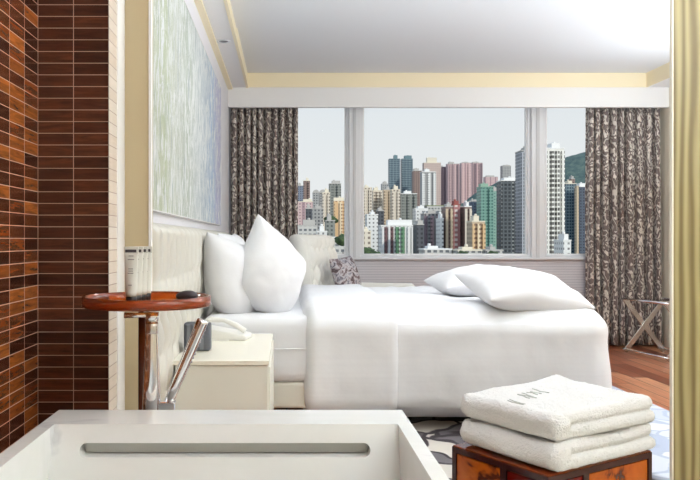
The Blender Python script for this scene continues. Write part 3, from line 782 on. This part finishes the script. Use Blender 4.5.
# ------------------------------------------------------------ city
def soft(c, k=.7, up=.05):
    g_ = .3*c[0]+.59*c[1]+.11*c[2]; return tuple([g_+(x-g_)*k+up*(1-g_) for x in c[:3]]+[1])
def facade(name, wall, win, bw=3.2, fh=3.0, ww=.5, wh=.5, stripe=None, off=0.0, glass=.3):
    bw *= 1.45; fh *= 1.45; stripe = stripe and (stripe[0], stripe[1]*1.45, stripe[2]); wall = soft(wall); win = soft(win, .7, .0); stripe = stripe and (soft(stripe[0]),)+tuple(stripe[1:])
    m = mat(name, (1,1,1,1), .7); t = NT(m)
    s = t.n('ShaderNodeSeparateXYZ'); t.l(t.coord('Object'), s.inputs[0])
    u = t.math('ADD', t.math('ADD', s.outputs[0], s.outputs[1]), 500.0+off)
    fu = t.math('FRACT', t.math('DIVIDE', u, bw)); fz = t.math('FRACT', t.math('DIVIDE', s.outputs[2], fh))
    g = t.math('MULTIPLY', t.math('LESS_THAN', fu, ww), t.math('LESS_THAN', fz, wh))
    cb = t.n('ShaderNodeCombineXYZ'); t.l(t.math('FLOOR', t.math('DIVIDE', u, bw)), cb.inputs[0]); t.l(t.math('FLOOR', t.math('DIVIDE', s.outputs[2], fh)), cb.inputs[1])
    wn = t.n('ShaderNodeTexWhiteNoise'); t.l(cb.outputs[0], wn.inputs['Vector'])
    base = wall
    if stripe:
        f2 = t.math('FRACT', t.math('DIVIDE', u, stripe[1])); base = t.mix(t.math('LESS_THAN', f2, stripe[2]), wall, stripe[0])
    wc = t.mix(t.math('MULTIPLY', wn.outputs[0], .25), win, wall)
    t.base(t.mix(g, base, wc)); t.l(t.math('MULTIPLY_ADD', g, -glass, .75), t.b.inputs['Roughness'])
    return m
GZ = -120.0
def tower(label, x0, x1, yt, Dd, m, roofm=None, depth=18, bays=0, baym=None, crown=1, rz=0, name='tower', group='city towers beyond the window', round_top=False, col='roof_grey'):
    """x0,x1,yt give the tower's face as seen; everything is stored at its true distance Dd in metres"""
    Dd = Dd*1.6; depth = depth*1.2; a = P(x0, yt, Dd); b = P(x1, yt, Dd); W_ = b.x-a.x; Hh = a.z-GZ
    o = thing(name, label, 'building', ((a.x+b.x)/2, Dd, GZ), rz, group)
    roofm = roofm or mat('roof_concrete', lin(190,186,180), .8)
    bm = bmesh.new(); add_box(bm, (-W_/2,0,0), (W_/2,depth,Hh))
    link('tower_body', bm, m, o)
    if bays:
        bw_ = W_/(2*bays-1+.001)
        for k in range(bays):
            xx = -W_/2+2*k*bw_
            link('bay', box((xx,-2.2,0), (xx+bw_,0,Hh-2)), baym or m, o)
    link('parapet', box((-W_/2-.3,-.3,Hh), (W_/2+.3,depth+.3,Hh+1.1)), roofm, o)
    if round_top:
        bm = bmesh.new(); pts = [(W_/2*math.cos(PI*k/12), Hh+1.1+W_/2*.9*math.sin(PI*k/12)) for k in range(13)]
        aa = [bm.verts.new((x, 0, z)) for x, z in pts]; bb = [bm.verts.new((x, depth, z)) for x, z in pts]
        bm.faces.new(aa); bm.faces.new(bb[::-1])
        for k in range(12): bm.faces.new((aa[k], bb[k], bb[k+1], aa[k+1]))
        link('vaulted_roof', bm, roofm, o)
    elif crown:
        r_ = random.Random(int(x0*7+yt)); w2 = W_*r_.uniform(.3,.75); crown *= r_.uniform(.6,1.3); xc = r_.uniform(-.15,.15)*W_
        link('roof_block', box((xc-w2/2,depth*.2,Hh+1.1), (xc+w2/2,depth*.8,Hh+1.1+crown*4)), roofm, o)
        link('water_tank', lathe([(0,0),(1.3,0),(1.3,1.8),(0,2)], 12, (xc+w2*r_.uniform(-.25,.25), depth*.5, Hh+1.1+crown*4)), roofm, o, True)
    return o
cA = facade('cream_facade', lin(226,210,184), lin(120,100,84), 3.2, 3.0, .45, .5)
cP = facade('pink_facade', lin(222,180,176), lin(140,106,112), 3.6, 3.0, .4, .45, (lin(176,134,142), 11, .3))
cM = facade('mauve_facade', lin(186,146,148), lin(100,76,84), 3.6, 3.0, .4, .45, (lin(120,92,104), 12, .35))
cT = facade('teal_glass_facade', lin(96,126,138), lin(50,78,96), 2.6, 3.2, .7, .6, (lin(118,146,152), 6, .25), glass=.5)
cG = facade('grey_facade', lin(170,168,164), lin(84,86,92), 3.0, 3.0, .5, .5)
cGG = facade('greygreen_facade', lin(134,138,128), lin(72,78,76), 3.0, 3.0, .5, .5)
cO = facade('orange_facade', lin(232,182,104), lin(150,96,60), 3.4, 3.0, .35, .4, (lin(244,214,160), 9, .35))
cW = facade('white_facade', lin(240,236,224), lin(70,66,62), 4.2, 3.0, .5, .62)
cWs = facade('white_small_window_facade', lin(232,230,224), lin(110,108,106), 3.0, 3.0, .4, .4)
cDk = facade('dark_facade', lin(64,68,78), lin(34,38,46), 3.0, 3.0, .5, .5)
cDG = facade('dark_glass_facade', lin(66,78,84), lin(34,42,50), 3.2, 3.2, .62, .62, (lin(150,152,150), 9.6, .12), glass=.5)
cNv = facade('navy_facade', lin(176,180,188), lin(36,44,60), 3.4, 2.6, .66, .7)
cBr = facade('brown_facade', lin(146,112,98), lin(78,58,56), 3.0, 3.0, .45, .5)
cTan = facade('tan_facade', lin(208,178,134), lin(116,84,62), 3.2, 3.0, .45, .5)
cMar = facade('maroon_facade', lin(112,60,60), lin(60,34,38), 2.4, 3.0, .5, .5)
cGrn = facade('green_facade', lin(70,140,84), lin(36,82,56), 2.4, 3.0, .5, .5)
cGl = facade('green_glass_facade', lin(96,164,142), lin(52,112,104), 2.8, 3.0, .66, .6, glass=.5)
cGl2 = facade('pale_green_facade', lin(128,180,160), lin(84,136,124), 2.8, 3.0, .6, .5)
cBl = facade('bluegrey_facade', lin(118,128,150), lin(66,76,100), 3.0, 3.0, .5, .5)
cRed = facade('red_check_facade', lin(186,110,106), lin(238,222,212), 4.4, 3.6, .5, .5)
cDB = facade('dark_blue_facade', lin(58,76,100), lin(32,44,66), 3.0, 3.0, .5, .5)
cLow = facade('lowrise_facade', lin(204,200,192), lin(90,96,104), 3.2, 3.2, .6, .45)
creamr = mat('roof_cream', lin(230,220,200), .8); whiter = mat('roof_white', lin(236,234,230), .8); redr = mat('roof_red', lin(160,92,84), .8); greenr = mat('roof_green', lin(150,160,120), .9)
T = tower
# seen through the left pane
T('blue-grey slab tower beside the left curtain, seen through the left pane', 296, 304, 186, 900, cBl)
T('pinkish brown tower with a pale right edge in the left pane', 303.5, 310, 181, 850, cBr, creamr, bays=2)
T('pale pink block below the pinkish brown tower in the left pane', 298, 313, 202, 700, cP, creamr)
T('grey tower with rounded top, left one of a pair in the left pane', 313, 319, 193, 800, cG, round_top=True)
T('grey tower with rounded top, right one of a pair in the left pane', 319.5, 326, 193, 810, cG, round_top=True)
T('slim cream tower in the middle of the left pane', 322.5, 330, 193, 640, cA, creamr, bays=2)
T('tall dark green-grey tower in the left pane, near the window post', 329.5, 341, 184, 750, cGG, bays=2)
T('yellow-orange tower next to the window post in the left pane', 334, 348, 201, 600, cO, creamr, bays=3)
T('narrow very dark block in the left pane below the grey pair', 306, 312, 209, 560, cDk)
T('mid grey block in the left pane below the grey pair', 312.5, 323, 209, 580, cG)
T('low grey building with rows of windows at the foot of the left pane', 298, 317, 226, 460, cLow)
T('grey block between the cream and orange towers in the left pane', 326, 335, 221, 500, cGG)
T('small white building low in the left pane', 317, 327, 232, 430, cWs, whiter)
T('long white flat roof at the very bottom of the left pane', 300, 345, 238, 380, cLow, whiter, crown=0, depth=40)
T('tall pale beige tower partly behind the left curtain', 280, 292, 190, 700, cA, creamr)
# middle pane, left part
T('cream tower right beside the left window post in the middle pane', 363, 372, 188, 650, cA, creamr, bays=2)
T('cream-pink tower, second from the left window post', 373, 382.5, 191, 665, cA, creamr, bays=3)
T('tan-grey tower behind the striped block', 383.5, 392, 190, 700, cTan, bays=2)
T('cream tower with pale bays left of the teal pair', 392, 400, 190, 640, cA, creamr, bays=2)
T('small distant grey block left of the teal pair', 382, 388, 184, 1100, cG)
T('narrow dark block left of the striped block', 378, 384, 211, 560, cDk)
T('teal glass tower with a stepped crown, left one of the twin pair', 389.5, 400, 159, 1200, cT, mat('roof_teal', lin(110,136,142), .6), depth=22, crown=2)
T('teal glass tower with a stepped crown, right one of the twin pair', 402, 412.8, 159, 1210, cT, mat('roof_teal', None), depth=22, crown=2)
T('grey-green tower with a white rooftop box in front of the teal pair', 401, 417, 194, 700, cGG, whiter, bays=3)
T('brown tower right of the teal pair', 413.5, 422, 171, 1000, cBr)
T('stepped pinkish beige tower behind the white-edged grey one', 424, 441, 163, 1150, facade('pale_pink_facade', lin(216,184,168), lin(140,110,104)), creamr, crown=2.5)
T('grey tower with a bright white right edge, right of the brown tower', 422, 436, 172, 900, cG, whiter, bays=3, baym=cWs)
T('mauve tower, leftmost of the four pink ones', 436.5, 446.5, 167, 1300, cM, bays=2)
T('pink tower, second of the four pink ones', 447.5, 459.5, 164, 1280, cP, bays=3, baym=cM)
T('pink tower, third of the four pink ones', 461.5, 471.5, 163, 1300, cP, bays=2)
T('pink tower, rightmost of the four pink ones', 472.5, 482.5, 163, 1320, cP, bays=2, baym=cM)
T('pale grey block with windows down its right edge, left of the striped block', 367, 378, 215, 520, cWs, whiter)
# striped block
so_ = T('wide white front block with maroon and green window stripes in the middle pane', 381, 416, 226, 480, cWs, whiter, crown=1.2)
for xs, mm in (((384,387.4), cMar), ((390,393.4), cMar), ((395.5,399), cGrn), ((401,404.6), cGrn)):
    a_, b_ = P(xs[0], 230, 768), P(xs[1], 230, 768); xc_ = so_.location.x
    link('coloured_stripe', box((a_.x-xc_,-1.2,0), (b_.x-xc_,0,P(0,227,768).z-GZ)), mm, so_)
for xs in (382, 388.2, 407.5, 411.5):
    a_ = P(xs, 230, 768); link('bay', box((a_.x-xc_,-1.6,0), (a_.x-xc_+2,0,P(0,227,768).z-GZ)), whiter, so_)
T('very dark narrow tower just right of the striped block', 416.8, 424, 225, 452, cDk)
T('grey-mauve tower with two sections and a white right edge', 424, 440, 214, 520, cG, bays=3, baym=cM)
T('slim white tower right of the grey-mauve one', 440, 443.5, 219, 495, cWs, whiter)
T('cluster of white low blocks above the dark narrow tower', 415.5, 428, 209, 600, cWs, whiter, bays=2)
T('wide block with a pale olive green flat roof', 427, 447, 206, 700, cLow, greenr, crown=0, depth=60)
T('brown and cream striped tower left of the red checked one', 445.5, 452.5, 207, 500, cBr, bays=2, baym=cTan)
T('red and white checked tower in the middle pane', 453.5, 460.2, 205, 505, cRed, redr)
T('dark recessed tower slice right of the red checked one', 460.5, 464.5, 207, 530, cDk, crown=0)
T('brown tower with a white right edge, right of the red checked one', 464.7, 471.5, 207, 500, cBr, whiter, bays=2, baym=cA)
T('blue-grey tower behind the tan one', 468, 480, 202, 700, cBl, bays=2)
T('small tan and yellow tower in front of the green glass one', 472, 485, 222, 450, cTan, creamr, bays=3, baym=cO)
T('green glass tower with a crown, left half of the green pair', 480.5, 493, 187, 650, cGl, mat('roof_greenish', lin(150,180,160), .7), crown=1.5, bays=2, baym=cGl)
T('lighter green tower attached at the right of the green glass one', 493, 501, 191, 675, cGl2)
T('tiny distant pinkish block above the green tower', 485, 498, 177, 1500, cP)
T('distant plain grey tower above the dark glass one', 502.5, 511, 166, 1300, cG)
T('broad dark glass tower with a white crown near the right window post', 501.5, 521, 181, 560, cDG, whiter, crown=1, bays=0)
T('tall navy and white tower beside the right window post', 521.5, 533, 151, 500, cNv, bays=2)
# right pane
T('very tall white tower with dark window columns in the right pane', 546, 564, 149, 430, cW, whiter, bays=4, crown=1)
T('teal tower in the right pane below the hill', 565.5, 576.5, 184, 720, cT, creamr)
T('slim beige tower between the teal and dark blue ones', 576.8, 578.8, 186, 672, cTan, crown=0, depth=7)
T('dark blue tower next to the right curtain', 579.5, 592, 187, 700, cDB, whiter)
T('brown block peeking over the teal tower in the right pane', 571, 575, 179, 900, cBr)
T('small white block at the foot of the right pane', 563.5, 571, 241, 380, cWs, whiter)
T('low white block at the foot of the middle pane under the grey towers', 424, 452, 250, 360, cLow, whiter, crown=.4)
T('low pale block at the foot of the middle pane under the brown towers', 458, 482, 251, 350, cLow, creamr, crown=.4)
T('low cream block at the foot of the middle pane by the left window post', 362, 371, 232, 400, cA, creamr, crown=.5)
T('low grey block at the foot of the middle pane under the dark glass tower', 486, 503, 251, 350, cLow, crown=.4)
# hills
HILL = mat('wooded_hill', (1,1,1,1), .95); t = NT(HILL)
n = t.noise(t.coord('Object'), .03, 8, .75); t.base(t.ramp(n.outputs[0], [(.35,lin(66,86,88)),(.5,lin(88,108,102)),(.65,lin(112,128,114))]))
def hill(label, ridge, Dd, dk=.18):
    pts = [P(px, py, Dd) for px, py in ridge]; bm = bmesh.new(); rows = []
    n = 90; m_ = 16; x0, x1 = pts[0].x, pts[-1].x
    def rz_(x):
        for a, b in zip(pts, pts[1:]):
            if a.x <= x <= b.x: return a.z+(b.z-a.z)*(x-a.x)/(b.x-a.x)
        return pts[-1].z
    for j in range(m_+1):
        f = j/m_; row = []
        for i in range(n+1):
            x = x0+(x1-x0)*i/n; y = Dd-Dd*dk+2*Dd*dk*f; k = math.sin(PI*f)**.8
            z = GZ+(rz_(x)-GZ)*k+(nz((x*.02, y*.02, Dd))*9+nz((x*.08, y*.08, 1))*4)*k
            row.append(bm.verts.new((x, y, z)))
        rows.append(row)
    for a, b in zip(rows, rows[1:]):
        for i in range(n): bm.faces.new((a[i], a[i+1], b[i+1], b[i]))
    return tag(link('hill', bm, HILL, None, True), label, 'hill')
hill('green wooded hill rising at the far right behind the towers', [(500,215),(530,180),(552,164),(565,158),(578,154),(590,151),(620,146),(680,160),(760,215)], 3500)
hill('low green wooded slope between the pink towers and the green tower', [(438,228),(445,212),(462,202),(480,191),(495,182),(506,178),(520,185),(560,225)], 1640, .05)
gnd = struct('ground_city', (-3500,60,GZ-2), (4500,6000,GZ), mat('city_ground', lin(150,150,140), .9))
# clumps of trees at the foot of the towers
LEAF = mat('tree_leaves', (1,1,1,1), .9); t = NT(LEAF); n = t.noise(t.coord('Object'), .5, 5, .7); t.base(t.ramp(n.outputs[0], [(.35,lin(38,52,36)),(.65,lin(92,112,70))]))
def tree(label, px, py, Dd, r):
    Dd = Dd*1.6; r = r*1.5
    p = P(px, py, Dd); o = thing('tree', label, 'tree', (p.x, Dd, GZ), 0, 'trees among the towers')
    h = p.z-GZ; link('trunk', tube([(0,0,0),(0,0,h*.9)], [.9,.4], 8), mat('bark', lin(90,74,60), .9), o, True)
    b2 = bmesh.new(); bmesh.ops.create_icosphere(b2, subdivisions=3, radius=r)
    for v in b2.verts: v.co *= 1+.45*nz(v.co, .35); v.co.z = v.co.z*.7+h-r*.5
    link('crown', b2, LEAF, o, True)
for args in (('dark green tree at the lower left corner of the middle pane', 368, 250, 360, 5), ('dark tree clump just right of the lower left corner of the middle pane', 375, 253, 350, 4),
             ('dark green tree low at the foot of the red checked tower', 462, 253, 340, 4), ('green treetop between the cream and orange towers in the left pane', 331, 217, 560, 5),
             ('small green tree at the foot of the tan tower', 492, 253, 340, 4), ('dark green tree below the orange tower by the window post', 343, 236, 362, 4)):
    tree(*args)

# ------------------------------------------------------------ camera and view
cd = bpy.data.cameras.new('camera'); cam = bpy.data.objects.new('camera', cd); C.objects.link(cam)
cam.location = (0,0,EYE); cam.rotation_euler = (PI/2,0,0); cd.sensor_width = 36; cd.lens = 36*F/700; cd.shift_x = (350-CX)/700
cd.clip_start = .05; cd.clip_end = 9000
sc = bpy.context.scene; sc.camera = cam
sc.view_settings.view_transform = 'Standard'; sc.view_settings.look = 'None'; sc.view_settings.gamma = 1; sc.view_settings.use_curve_mapping = False
sc.view_settings.exposure = 0.26
sc.cycles.use_denoising = True; sc.cycles.max_bounces = 10; sc.cycles.diffuse_bounces = 5; sc.cycles.sample_clamp_indirect = 6
sc.cycles.caustics_reflective = False; sc.cycles.caustics_refractive = False
